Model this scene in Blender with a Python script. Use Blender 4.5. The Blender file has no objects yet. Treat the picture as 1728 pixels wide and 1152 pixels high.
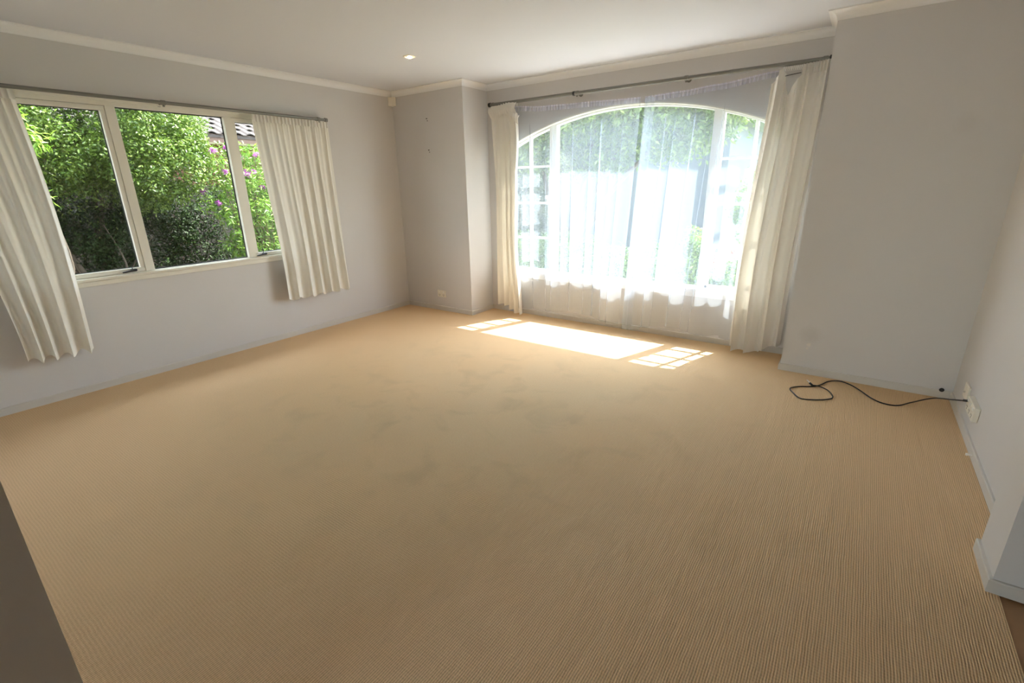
import bpy, bmesh, math, random
import numpy as np
from mathutils import Vector, Matrix

# ------------------------------------------------------------------ camera, sky, sun, exposure
scene = bpy.context.scene
COL = scene.collection
CAM = Vector((4.4628, 0.0894, 1.4036)); YAW, PITCH, ROLL, FPX = -0.6222, -0.3169, -0.0195, 804.7
cd = bpy.data.cameras.new('camera'); co = bpy.data.objects.new('camera', cd); COL.objects.link(co)
fw = Vector((math.sin(YAW)*math.cos(PITCH), math.cos(YAW)*math.cos(PITCH), math.sin(PITCH)))
rt = Vector((math.cos(YAW), -math.sin(YAW), 0)); up = rt.cross(fw)
rt2 = rt*math.cos(ROLL) + up*math.sin(ROLL); up2 = up*math.cos(ROLL) - rt*math.sin(ROLL)
co.matrix_world = Matrix(((rt2.x, up2.x, -fw.x, CAM.x), (rt2.y, up2.y, -fw.y, CAM.y), (rt2.z, up2.z, -fw.z, CAM.z), (0, 0, 0, 1)))
cd.sensor_fit = 'HORIZONTAL'; cd.sensor_width = 36; cd.lens = FPX/1728*36; cd.clip_start = 0.02; cd.clip_end = 300
scene.camera = co

SUNDIR = Vector((-.37, -1, -1.855)).normalized()
world = bpy.data.worlds.new('sky'); scene.world = world; world.use_nodes = True
wn = world.node_tree; bg = wn.nodes['Background']
sky = wn.nodes.new('ShaderNodeTexSky'); sky.sky_type = 'NISHITA'; sky.sun_disc = False
sky.sun_elevation = math.asin(-SUNDIR.z); sky.sun_rotation = math.atan2(-SUNDIR.x, -SUNDIR.y)
sky.air_density = 1.0; sky.dust_density = 1.6; sky.ozone_density = 1.0
haze = wn.nodes.new('ShaderNodeMix'); haze.data_type = 'RGBA'; haze.inputs[0].default_value = .62     # bright thin summer haze
haze.inputs[7].default_value = (2.08, 1.97, 1.84, 1); wn.links.new(sky.outputs[0], haze.inputs[6])
wn.links.new(haze.outputs[2], bg.inputs[0]); bg.inputs[1].default_value = 0.72
sl = bpy.data.lights.new('sun', 'SUN'); sl.energy = 5.0; sl.angle = math.radians(.53); sl.color = (1, .97, .93)
so = bpy.data.objects.new('sun', sl); COL.objects.link(so); so.location = (6, 12, 20)
so.rotation_euler = (-SUNDIR).to_track_quat('Z', 'Y').to_euler()
vs = scene.view_settings
scene.display_settings.display_device = 'sRGB'
vs.view_transform = 'Standard'; vs.look = 'None'; vs.gamma = 1; vs.use_curve_mapping = False; vs.exposure = 2.53
cy = scene.cycles
cy.max_bounces = 14; cy.diffuse_bounces = 8; cy.glossy_bounces = 4; cy.transmission_bounces = 8; cy.transparent_max_bounces = 24
cy.sample_clamp_indirect = 8; cy.caustics_reflective = False; cy.caustics_refractive = False
cy.use_denoising = True

# ------------------------------------------------------------------ helpers
H = 2.4; YC = 4.115; YB = 4.51; XC = 1.026; XR = 4.14; W = 5.151
R = math.radians
rng = np.random.default_rng(7)

class MB:
    def __init__(s): s.v = []; s.f = []
    def box(s, x0, x1, y0, y1, z0, z1):
        n = len(s.v)
        s.v += [(x0,y0,z0),(x1,y0,z0),(x1,y1,z0),(x0,y1,z0),(x0,y0,z1),(x1,y0,z1),(x1,y1,z1),(x0,y1,z1)]
        s.f += [tuple(n+i for i in q) for q in ((0,3,2,1),(4,5,6,7),(0,1,5,4),(1,2,6,5),(2,3,7,6),(3,0,4,7))]
        return s
    def prism(s, a, b):                       # two matching loops of points
        n = len(s.v); k = len(a); s.v += [tuple(p) for p in a] + [tuple(p) for p in b]
        s.f += [tuple(n+i for i in range(k))[::-1], tuple(n+k+i for i in range(k))]
        s.f += [(n+i, n+(i+1)%k, n+k+(i+1)%k, n+k+i) for i in range(k)]
        return s
    def tube(s, pts, rad, seg=10, cap=True):
        pts = [Vector(p) for p in pts]; n = len(s.v); rr = rad if isinstance(rad, (list, tuple)) else [rad]*len(pts)
        ref = None
        for i, p in enumerate(pts):
            t = (pts[min(i+1, len(pts)-1)] - pts[max(i-1, 0)]).normalized()
            if ref is None: ref = t.orthogonal().normalized()
            ref = (ref - t*ref.dot(t)).normalized(); bi = t.cross(ref)
            for k in range(seg):
                a = 2*math.pi*k/seg; s.v.append(tuple(p + (ref*math.cos(a) + bi*math.sin(a))*rr[i]))
        for i in range(len(pts)-1):
            for k in range(seg):
                a = n+i*seg+k; b = n+i*seg+(k+1)%seg; s.f.append((a, b, b+seg, a+seg))
        if cap:
            s.f.append(tuple(n+k for k in range(seg))[::-1]); m = n+(len(pts)-1)*seg; s.f.append(tuple(m+k for k in range(seg)))
        return s
    def lathe(s, prof, seg=32, c=(0,0,0), axis='z'):
        n = len(s.v)
        for (r, h) in prof:
            for k in range(seg):
                a = 2*math.pi*k/seg; p = (r*math.cos(a), r*math.sin(a), h)
                if axis == 'x': p = (p[2], p[0], p[1])
                if axis == 'y': p = (p[0], p[2], p[1])
                s.v.append((c[0]+p[0], c[1]+p[1], c[2]+p[2]))
        for i in range(len(prof)-1):
            for k in range(seg):
                a = n+i*seg+k; b = n+i*seg+(k+1)%seg; s.f.append((a, b, b+seg, a+seg))
        return s
    def build(s, name, mat, parent=None, smooth=False, bevel=0, loc=None):
        me = bpy.data.meshes.new(name); me.from_pydata(s.v, [], s.f); me.update()
        if mat: me.materials.append(mat)
        if bevel or True:
            bm = bmesh.new(); bm.from_mesh(me); bmesh.ops.recalc_face_normals(bm, faces=bm.faces)
            if bevel: bmesh.ops.bevel(bm, geom=[e for e in bm.edges], offset=bevel, segments=2, affect='EDGES', profile=.5, clamp_overlap=True)
            bm.to_mesh(me); bm.free()
        if smooth:
            me.polygons.foreach_set('use_smooth', [True]*len(me.polygons))
        o = bpy.data.objects.new(name, me); COL.objects.link(o)
        if loc: o.location = loc
        if parent: o.parent = parent
        return o

def empty(name, loc=(0,0,0)):
    o = bpy.data.objects.new(name, None); COL.objects.link(o); o.location = loc; o.empty_display_size = .1; return o
def tag(o, label=None, cat=None, group=None, kind=None):
    if label: o['label'] = label
    if cat: o['category'] = cat
    if group: o['group'] = group
    if kind: o['kind'] = kind
    return o
def part(o, parent):                          # parent keeping world coordinates (parents are never rotated)
    o.parent = parent; o.location = o.location - parent.location; return o

# ------------------------------------------------------------------ materials
def nodes(name):
    m = bpy.data.materials.new(name); m.use_nodes = True; nt = m.node_tree
    return m, nt, nt.nodes['Principled BSDF'], nt.nodes['Material Output']
def simple(name, col, rough=.6, metal=0, bump=0, bscale=200, var=0, vscale=3, spec=.5):
    m, nt, p, out = nodes(name); p.inputs['Base Color'].default_value = (*col, 1)
    p.inputs['Roughness'].default_value = rough; p.inputs['Metallic'].default_value = metal; p.inputs['Specular IOR Level'].default_value = spec
    tc = nt.nodes.new('ShaderNodeTexCoord')
    if var:
        n = nt.nodes.new('ShaderNodeTexNoise'); n.inputs['Scale'].default_value = vscale; n.inputs['Detail'].default_value = 4
        nt.links.new(tc.outputs['Object'], n.inputs['Vector'])
        r = nt.nodes.new('ShaderNodeMix'); r.data_type = 'RGBA'
        r.inputs[6].default_value = (*[c*(1-var) for c in col], 1); r.inputs[7].default_value = (*[min(1, c*(1+var)) for c in col], 1)
        nt.links.new(n.outputs[0], r.inputs[0]); nt.links.new(r.outputs[2], p.inputs['Base Color'])
    if bump:
        n = nt.nodes.new('ShaderNodeTexNoise'); n.inputs['Scale'].default_value = bscale; n.inputs['Detail'].default_value = 3
        nt.links.new(tc.outputs['Object'], n.inputs['Vector'])
        b = nt.nodes.new('ShaderNodeBump'); b.inputs['Strength'].default_value = bump; b.inputs['Distance'].default_value = .002
        nt.links.new(n.outputs[0], b.inputs['Height']); nt.links.new(b.outputs[0], p.inputs['Normal'])
    return m
def fabric(name, col, opacity=1.0, transl=.4, weave=0, tcol=None):
    m, nt, p, out = nodes(name); nt.nodes.remove(p); L = nt.links.new
    d = nt.nodes.new('ShaderNodeBsdfDiffuse'); t = nt.nodes.new('ShaderNodeBsdfTranslucent')
    d.inputs[0].default_value = (*col, 1); t.inputs[0].default_value = (*(tcol or col), 1)
    mx = nt.nodes.new('ShaderNodeMixShader'); mx.inputs[0].default_value = transl; L(d.outputs[0], mx.inputs[1]); L(t.outputs[0], mx.inputs[2])
    last = mx
    if opacity < 1:
        tr = nt.nodes.new('ShaderNodeBsdfTransparent'); m2 = nt.nodes.new('ShaderNodeMixShader'); m2.inputs[0].default_value = opacity
        L(tr.outputs[0], m2.inputs[1]); L(mx.outputs[0], m2.inputs[2]); last = m2
    if weave:
        tc = nt.nodes.new('ShaderNodeTexCoord'); n = nt.nodes.new('ShaderNodeTexNoise'); n.inputs['Scale'].default_value = weave
        mp = nt.nodes.new('ShaderNodeMapping'); mp.inputs['Scale'].default_value = (1, 1, .25)
        L(tc.outputs['Object'], mp.inputs[0]); L(mp.outputs[0], n.inputs['Vector'])
        b = nt.nodes.new('ShaderNodeBump'); b.inputs['Strength'].default_value = .25; b.inputs['Distance'].default_value = .004
        L(n.outputs[0], b.inputs['Height']); L(b.outputs[0], d.inputs['Normal'])
    L(last.outputs[0], out.inputs[0]); return m
def glass(name, tint=(.93, .95, .93)):
    m, nt, p, out = nodes(name); nt.nodes.remove(p); L = nt.links.new
    tr = nt.nodes.new('ShaderNodeBsdfTransparent'); tr.inputs[0].default_value = (*tint, 1)
    g = nt.nodes.new('ShaderNodeBsdfGlossy'); g.inputs['Roughness'].default_value = 0.0
    mx = nt.nodes.new('ShaderNodeMixShader'); mx.inputs[0].default_value = .03; L(tr.outputs[0], mx.inputs[1]); L(g.outputs[0], mx.inputs[2])
    L(mx.outputs[0], out.inputs[0]); return m
def leafmat(name, cols, rough=.35, transl=.3, spec=.5):
    m, nt, p, out = nodes(name); L = nt.links.new
    g = nt.nodes.new('ShaderNodeNewGeometry'); cr = nt.nodes.new('ShaderNodeValToRGB')
    e = cr.color_ramp.elements; e[0].color = (*cols[0], 1); e[1].color = (*cols[-1], 1)
    for i, c in enumerate(cols[1:-1]): q = e.new((i+1)/(len(cols)-1)); q.color = (*c, 1)
    L(g.outputs['Random Per Island'], cr.inputs[0]); L(cr.outputs[0], p.inputs['Base Color'])
    p.inputs['Roughness'].default_value = rough; p.inputs['Specular IOR Level'].default_value = spec
    t = nt.nodes.new('ShaderNodeBsdfTranslucent'); L(cr.outputs[0], t.inputs[0])
    mx = nt.nodes.new('ShaderNodeMixShader'); mx.inputs[0].default_value = transl
    L(p.outputs[0], mx.inputs[1]); L(t.outputs[0], mx.inputs[2]); L(mx.outputs[0], out.inputs[0]); return m

def wall_material():
    m, nt, p, out = nodes('wall_paint'); L = nt.links.new
    tc = nt.nodes.new('ShaderNodeTexCoord')
    n = nt.nodes.new('ShaderNodeTexNoise'); n.inputs['Scale'].default_value = 2.2; n.inputs['Detail'].default_value = 5
    L(tc.outputs['Object'], n.inputs['Vector'])
    mix = nt.nodes.new('ShaderNodeMix'); mix.data_type = 'RGBA'
    mix.inputs[6].default_value = (.63, .612, .60, 1); mix.inputs[7].default_value = (.67, .652, .64, 1)
    L(n.outputs[0], mix.inputs[0]); cur = mix.outputs[2]
    # scuffs rubbed into the paint: (centre, radius, colour, strength)
    for c, r, colr, st in (((4.31, YC, .235), .016, (.80, .74, .66), .7), ((4.30, YC, .205), .01, (.78, .72, .65), .6),
                           ((4.33, YC, .33), .07, (.45, .41, .37), .25), ((4.9, YC, 1.72), .06, (.52, .5, .48), .2)):
        d = nt.nodes.new('ShaderNodeVectorMath'); d.operation = 'DISTANCE'; d.inputs[1].default_value = c
        nz = nt.nodes.new('ShaderNodeTexNoise'); nz.inputs['Scale'].default_value = 60; L(tc.outputs['Object'], nz.inputs['Vector'])
        va = nt.nodes.new('ShaderNodeVectorMath'); va.operation = 'MULTIPLY_ADD'; va.inputs[1].default_value = (r*.8,)*3
        L(nz.outputs['Color'], va.inputs[0]); L(tc.outputs['Object'], va.inputs[2]); L(va.outputs[0], d.inputs[0])
        mr = nt.nodes.new('ShaderNodeMapRange'); mr.inputs[1].default_value = r*.5; mr.inputs[2].default_value = r*1.3
        mr.inputs[3].default_value = st; mr.inputs[4].default_value = 0; L(d.outputs['Value'], mr.inputs[0])
        mm = nt.nodes.new('ShaderNodeMix'); mm.data_type = 'RGBA'; mm.inputs[7].default_value = (*colr, 1)
        L(mr.outputs[0], mm.inputs[0]); L(cur, mm.inputs[6]); cur = mm.outputs[2]
    L(cur, p.inputs['Base Color']); p.inputs['Roughness'].default_value = .55; p.inputs['Specular IOR Level'].default_value = .3
    n2 = nt.nodes.new('ShaderNodeTexNoise'); n2.inputs['Scale'].default_value = 160; n2.inputs['Detail'].default_value = 3; L(tc.outputs['Object'], n2.inputs['Vector'])
    b = nt.nodes.new('ShaderNodeBump'); b.inputs['Strength'].default_value = .06; b.inputs['Distance'].default_value = .002
    L(n2.outputs[0], b.inputs['Height']); L(b.outputs[0], p.inputs['Normal']); return m

def carpet_material():
    m, nt, p, out = nodes('ribbed_carpet'); L = nt.links.new; N = nt.nodes.new
    tc = N('ShaderNodeTexCoord'); sep = N('ShaderNodeSeparateXYZ')
    # gentle wander of the ribs
    wob = N('ShaderNodeTexNoise'); wob.inputs['Scale'].default_value = 9; L(tc.outputs['Object'], wob.inputs['Vector'])
    L(tc.outputs['Object'], sep.inputs[0])
    def math_(op, a, b=None):
        n = N('ShaderNodeMath'); n.operation = op
        for i, v in ((0, a), (1, b)):
            if v is None: continue
            if isinstance(v, (int, float)): n.inputs[i].default_value = v
            else: L(v, n.inputs[i])
        return n.outputs[0]
    xw = math_('ADD', sep.outputs[0], math_('MULTIPLY', wob.outputs[0], .006))
    yw = math_('ADD', sep.outputs[1], math_('MULTIPLY', wob.outputs[0], .010))
    rib = math_('SINE', math_('MULTIPLY', xw, 2*math.pi/.0077))
    knot = math_('SINE', math_('MULTIPLY', yw, 2*math.pi/.011))
    h = math_('ADD', math_('MULTIPLY', rib, .85), math_('MULTIPLY', knot, .18))
    fine = N('ShaderNodeTexNoise'); fine.inputs['Scale'].default_value = 140; fine.inputs['Detail'].default_value = 3; L(tc.outputs['Object'], fine.inputs['Vector'])
    h2 = math_('ADD', h, math_('MULTIPLY', fine.outputs[0], 1.1))
    # colour: tan with worn greyer patches where people walked
    big = N('ShaderNodeTexNoise'); big.inputs['Scale'].default_value = 1.1; big.inputs['Detail'].default_value = 5; big.inputs['Roughness'].default_value = .6; L(tc.outputs['Object'], big.inputs['Vector'])
    d = N('ShaderNodeVectorMath'); d.operation = 'DISTANCE'; d.inputs[1].default_value = (2.6, 2.35, 0)
    sc = N('ShaderNodeMapping'); sc.inputs['Scale'].default_value = (1, 1, 1); L(tc.outputs['Object'], sc.inputs[0]); L(sc.outputs[0], d.inputs[0])
    worn = N('ShaderNodeMapRange'); worn.inputs[1].default_value = .5; worn.inputs[2].default_value = 2.2; worn.inputs[3].default_value = 1; worn.inputs[4].default_value = 0; L(d.outputs['Value'], worn.inputs[0])
    ws = math_('MULTIPLY', worn.outputs[0], math_('ADD', math_('MULTIPLY', big.outputs[0], 1.6), -.05))
    cm = N('ShaderNodeMix'); cm.data_type = 'RGBA'; cm.inputs[6].default_value = (.75, .53, .315, 1); cm.inputs[7].default_value = (.71, .56, .365, 1)
    L(ws, cm.inputs[0])
    # small soiled marks
    st = N('ShaderNodeTexNoise'); st.inputs['Scale'].default_value = 4.2; st.inputs['Detail'].default_value = 6; st.inputs['Distortion'].default_value = .6; L(tc.outputs['Object'], st.inputs['Vector'])
    sr = N('ShaderNodeMapRange'); sr.inputs[1].default_value = .52; sr.inputs[2].default_value = .72; sr.inputs[3].default_value = 0; sr.inputs[4].default_value = .5; L(st.outputs[0], sr.inputs[0])
    sm = math_('MULTIPLY', sr.outputs[0], worn.outputs[0])
    c2 = N('ShaderNodeMix'); c2.data_type = 'RGBA'; c2.inputs[7].default_value = (.55, .43, .275, 1); L(sm, c2.inputs[0]); L(cm.outputs[2], c2.inputs[6])
    # colour follows rib height: darker in the grooves, lighter on the loops
    gr = N('ShaderNodeMapRange'); gr.inputs[1].default_value = -.6; gr.inputs[2].default_value = 1.2; gr.inputs[3].default_value = .68; gr.inputs[4].default_value = 1.10; L(h2, gr.inputs[0])
    c3 = N('ShaderNodeMix'); c3.data_type = 'RGBA'; c3.blend_type = 'MULTIPLY'; c3.inputs[0].default_value = 1
    cb = N('ShaderNodeCombineColor'); [L(gr.outputs[0], cb.inputs[i]) for i in range(3)]
    L(c2.outputs[2], c3.inputs[6]); L(cb.outputs[0], c3.inputs[7]); L(c3.outputs[2], p.inputs['Base Color'])
    p.inputs['Roughness'].default_value = .95; p.inputs['Specular IOR Level'].default_value = .1
    b = N('ShaderNodeBump'); b.inputs['Strength'].default_value = .4; b.inputs['Distance'].default_value = .0025
    L(h2, b.inputs['Height']); L(b.outputs[0], p.inputs['Normal']); return m

M = {}
M['wall'] = wall_material(); M['carpet'] = carpet_material()
M['ceiling'] = simple('ceiling_paint', (.69, .705, .75), .8, bump=.05, bscale=120, spec=.2)
M['cornice'] = simple('cornice_paint', (.84, .84, .84), .6)
M['skirting'] = simple('skirting_paint', (.62, .59, .545), .5, var=.04)
M['hall'] = simple('dim_hall_paint', (.30, .28, .26), .6)  # dark tone set to cut light bouncing back from the unseen hall
M['wood'] = simple('hall_wood', (.40, .22, .10), .35, var=.25, vscale=6)
M['frame'] = simple('cream_frame', (.80, .77, .68), .35)
M['frame_white'] = simple('white_frame', (.90, .90, .87), .35)
M['gasket'] = simple('black_gasket', (.03, .03, .03), .6)
M['black'] = simple('black_plastic', (.012, .012, .012), .4)
M['rod'] = simple('grey_rod', (.20, .195, .175), .4, metal=.3)
M['white'] = simple('white_plastic', (.85, .84, .80), .35)
M['dimwhite'] = simple('aged_plastic', (.80, .76, .66), .4)
M['chrome'] = simple('chrome', (.8, .8, .8), .15, metal=1)
M['screw'] = simple('dark_screw', (.12, .10, .08), .5, metal=.5)
M['curtain'] = fabric('cream_curtain', (.86, .84, .80), 1, .09, weave=60, tcol=(.88, .82, .70))
M['lined'] = fabric('lined_curtain', (.84, .82, .76), 1, .05, weave=60)
M['heading'] = fabric('curtain_heading', (.84, .82, .78), 1, .25)
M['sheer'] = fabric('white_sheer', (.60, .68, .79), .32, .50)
M['sheer_gap_veil'] = fabric('gap_veil', (.55, .62, .70), .15, .50)  # for the added strip that lightens the gap between the sheers
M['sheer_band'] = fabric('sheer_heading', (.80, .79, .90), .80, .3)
M['glass'] = glass('window_glass')
M['brick'] = simple('red_brick', (.12, .05, .032), .9, var=.3, vscale=9)
M['exterior'] = simple('exterior_plaster', (.70, .68, .62), .8)

# ------------------------------------------------------------------ room shell
def structure(o): o['kind'] = 'structure'; return o
b = MB(); b.box(-.15, 5.08, -4.1, 4.66, -.12, 0); b.box(5.08, 5.2, 2.2, 4.3, -.12, 0)
structure(b.build('floor', M['carpet']))
structure(MB().box(5.08, 9.6, -4.1, 2.2, -.12, -.006).build('floor_hall', M['wood']))
structure(MB().box(-.15, 9.6, -4.1, 4.66, H, H+.12).build('ceiling', M['ceiling']))

# left wall with the three-light window opening: y LY0..LY1, z LZ0..LZ1
LY0, LY1, LZ0, LZ1 = .655, 3.115, .775, 2.035
b = MB(); b.box(-.13, 0, -4.1, LY0, 0, H); b.box(-.13, 0, LY1, 4.66, 0, H); b.box(-.13, 0, LY0, LY1, 0, LZ0); b.box(-.13, 0, LY0, LY1, LZ1, H)
structure(b.build('wall_left', M['wall']))
structure(MB().box(0, XC, YC, 4.66, 0, H).build('wall_back_left', M['wall']))
structure(MB().box(XR, 5.32, YC, 4.66, 0, H).build('wall_back_right', M['wall']))
# back wall of the recess with the arched opening
ACX, AR = 2.60, 3.08; AX0, AX1 = 1.255, 3.945; AZ0 = .455; AAPEX = 2.072
def arch_z(x, apex=AAPEX, r=AR): return apex - (r - math.sqrt(r*r - (x-ACX)**2))
b = MB(); y0, y1 = YB, YB+.15
b.box(XC, AX0, y0, y1, 0, H); b.box(AX1, XR, y0, y1, 0, H); b.box(AX0, AX1, y0, y1, 0, AZ0)
NA = 40; xs = [AX0+(AX1-AX0)*i/NA for i in range(NA+1)]
for a, c in zip(xs[:-1], xs[1:]):
    n = len(b.v); za, zc = arch_z(a), arch_z(c)
    b.v += [(a,y0,za),(c,y0,zc),(c,y0,H),(a,y0,H),(a,y1,za),(c,y1,zc),(c,y1,H),(a,y1,H)]
    b.f += [(n,n+1,n+2,n+3),(n+5,n+4,n+7,n+6),(n,n+4,n+5,n+1)]
structure(b.build('wall_back', M['wall']))
b = MB(); b.box(W, 5.32, 2.38, YC, 0, H); b.box(5.055, 5.32, 2.15, 2.38, 0, H)
structure(b.build('wall_right', M['wall']))
structure(MB().box(0, 3.40, .0, .147, 0, H).build('wall_front', M['wall']))
b = MB(); b.box(5.32, 9.6, 2.15, 2.3, 0, H); b.box(9.5, 9.6, -4.1, 2.15, 0, H); b.box(0, 2.2, -4.1, -4.0, 0, H); b.box(3.9, 9.5, -4.1, -4.0, 0, H); b.box(2.2, 3.9, -4.1, -4.0, 2.3, H)
structure(b.build('wall_hall', M['hall']))
# eave shading the top of the arched window (outside, never in view)
structure(MB().box(-.6, 9.8, 4.66, 4.995, 2.50, 2.56).build('eave', M['exterior']))
structure(MB().box(-.6, 9.8, -4.4, 4.66, 2.53, 2.62).build('roof', M['exterior']))

PATH = [(0,.147),(0,YC),(XC,YC),(XC,YB),(XR,YB),(XR,YC),(W,YC),(W,2.38),(5.055,2.38),(5.055,2.15),(5.32,2.15)]
def sweep(path, prof):
    segs = []
    nrm = []
    for (a, c) in zip(path[:-1], path[1:]):
        dx, dy = c[0]-a[0], c[1]-a[1]; l = math.hypot(dx, dy); nrm.append((dy/l, -dx/l))
    mit = []
    for i in range(len(path)):
        n1 = nrm[max(i-1, 0)]; n2 = nrm[min(i, len(nrm)-1)]; k = 1 + n1[0]*n2[0] + n1[1]*n2[1]
        mit.append(((n1[0]+n2[0])/k, (n1[1]+n2[1])/k))
    for i in range(len(path)-1):
        A = [(path[i][0]+mit[i][0]*o, path[i][1]+mit[i][1]*o, z) for o, z in prof]
        B = [(path[i+1][0]+mit[i+1][0]*o, path[i+1][1]+mit[i+1][1]*o, z) for o, z in prof]
        segs.append(MB().prism(A, B))
    return segs
c = .054
# concave scotia: centre of curvature out in the room
cove = [(0, H), (0, H-c)] + [(.004 + (c-.008)*(1-math.cos(a)), H-c+.001 + (c-.007)*math.sin(a)) for a in [math.pi/2*i/7 for i in range(8)]] + [(c, H-.006), (c, H)]
base = [(0, 0), (.012, 0), (.012, .047), (.009, .052), (0, .052)]
cn = ['left','back_left','back_left_return','recess','back_right_return','back_right','right','nib_return','nib','hall']
for s, n in zip(sweep(PATH, cove), range(1, 20)): structure(s.build('trim_%d' % n, M['cornice']))
for s, n in zip(sweep(PATH, base), cn): structure(s.build('baseboard_'+n, M['skirting']))

# ------------------------------------------------------------------ left window (three lights, cream frame)
def rect_ring(mb, axis, fx0, fx1, s0, s1, z0, z1, t):
    """ring frame lying in a wall: axis 'x' (wall plane x) or 'y'."""
    for (a, c_, e, g) in ((s0, s1, z0, z0+t), (s0, s1, z1-t, z1), (s0, s0+t, z0+t, z1-t), (s1-t, s1, z0+t, z1-t)):
        if axis == 'x': mb.box(fx0, fx1, a, c_, e, g)
        else: mb.box(a, c_, fx0, fx1, e, g)
w1 = empty('window_1', (0, 1.885, LZ0)); structure(w1)
fr = MB(); rect_ring(fr, 'x', -.050, -.004, LY0, LY1, LZ0, LZ1, .048)
part(fr.build('window_frame', M['frame'], bevel=.002), w1)
# room-side architrave lip and the sill
ar = MB(); rect_ring(ar, 'x', -.004, .012, LY0-.02, LY1+.02, LZ0-.012, LZ1+.015, .034)
part(ar.build('architrave', M['frame'], bevel=.002), w1)
part(MB().box(-.004, .030, LY0-.02, LY1+.02, .800, .818).build('sill', M['frame'], bevel=.002), w1)
for ym in (1.485, 2.285):
    part(MB().box(-.048, .002, ym-.030, ym+.030, LZ0+.048, LZ1-.048).build('mullion', M['frame'], bevel=.002), w1)
def sash(y0, y1):
    s = MB(); rect_ring(s, 'x', -.048, -.004, y0, y1, LZ0+.050, LZ1-.050, .030)
    o = part(s.build('sash', M['frame'], bevel=.003), w1)
    g = MB().box(-.046, -.042, y0+.028, y1-.028, LZ0+.078, LZ1-.078).build('pane', M['glass']); g.parent = o
    gk = MB(); rect_ring(gk, 'x', -.042, -.034, y0+.026, y1-.026, LZ0+.076, LZ1-.076, .009)
    k = gk.build('gasket', M['gasket']); k.parent = o
    return o
def rel(o, parent):                      # child of a part that is itself child of w: undo accumulated offset
    w = Vector((0, 0, 0)); q = parent
    while q: w += q.location; q = q.parent
    o.location = o.location - w; return o
for (a, c_, sy) in ((LY0+.048, 1.455, 1.375), (2.315, LY1-.048, 2.395)):
    o = sash(a, c_)
    for ch in o.children: rel(ch, o)
    st = MB(); st.box(-.008, .012, sy-.016, sy+.016, LZ0+.056, LZ0+.074)
    st.tube([(.006, sy+.02, LZ0+.066), (.016, sy-.02, LZ0+.064), (.020, sy-.075, LZ0+.058)], [.007, .007, .005], 8)
    st.tube([(.0, sy-.005, LZ0+.07), (.0, sy-.005, LZ0+.11)], [.0035, .002], 6)
    k = st.build('window_stay', M['black']); k.parent = o; rel(k, o); k['label'] = 'black window stay'
part(MB().box(-.046, -.042, 1.512, 2.258, LZ0+.046, LZ1-.046).build('pane', M['glass']), w1)
gk = MB(); rect_ring(gk, 'x', -.042, -.034, 1.513, 2.257, LZ0+.047, LZ1-.047, .009)
part(gk.build('gasket', M['gasket']), w1)

# ------------------------------------------------------------------ arched window (white frame)
w2 = empty('window_2', (ACX, YB+.07, AZ0)); structure(w2)
GY = YB+.075
def arch_strip(x0, x1, y0, y1, apex_in, apex_out, n=36):
    m = MB(); X = [x0+(x1-x0)*i/n for i in range(n+1)]
    for x in X: m.v += [(x,y0,arch_z(x,apex_in)),(x,y0,arch_z(x,apex_out)),(x,y1,arch_z(x,apex_out)),(x,y1,arch_z(x,apex_in))]
    for i in range(n):
        for k in range(4):
            a = 4*i+k; c_ = 4*i+(k+1)%4; m.f.append((a, c_, c_+4, a+4))
    m.f += [(0,1,2,3), (4*n+3,4*n+2,4*n+1,4*n)]
    return m
part(arch_strip(AX0, AX1, GY-.030, GY+.035, 2.046, 2.086).build('arch_frame', M['frame_white'], smooth=False), w2)
part(arch_strip(AX0-.0, AX1+.0, YB-.010, GY-.028, 2.060, 2.0715).build('arch_lining', M['frame']), w2)
f = MB()
part(MB().box(AX0, AX0+.04, GY-.03, GY+.035, AZ0, arch_z(AX0+.04, 2.06)).build('jamb', M['frame_white'], bevel=.002), w2)
part(MB().box(AX1-.04, AX1, GY-.03, GY+.035, AZ0, arch_z(AX1-.04, 2.06)).build('jamb', M['frame_white'], bevel=.002), w2)
part(MB().box(AX0, AX1, GY-.03, GY+.035, AZ0, AZ0+.035).build('bottom_rail', M['frame_white'], bevel=.002), w2)
part(MB().box(AX0-.03, AX1+.03, YB-.028, GY-.03, AZ0-.004, AZ0+.028).build('sill', M['frame_white'], bevel=.003), w2)
part(MB().box(AX0-.03, AX1+.03, YB-.012, YB, AZ0-.045, AZ0-.004).build('apron', M['frame_white'], bevel=.003), w2)
MULL = (1.828, 3.376)
for xm in MULL:
    part(MB().box(xm-.032, xm+.032, GY-.032, GY+.03, AZ0+.035, arch_z(xm, 2.055)).build('mullion', M['frame_white'], bevel=.002), w2)
def glass_arch(x0, x1, y):
    m = MB(); n = 14; a = [(x0, y, AZ0+.03), (x1, y, AZ0+.03)] + [(x1+(x0-x1)*i/n, y, arch_z(x1+(x0-x1)*i/n, 2.055)) for i in range(n+1)]
    m.prism(a, [(p[0], p[1]+.004, p[2]) for p in a]); return m
part(glass_arch(MULL[0]+.03, MULL[1]-.03, GY).build('pane', M['glass']), w2)
MUNT = (.851, 1.215, 1.58)
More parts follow.
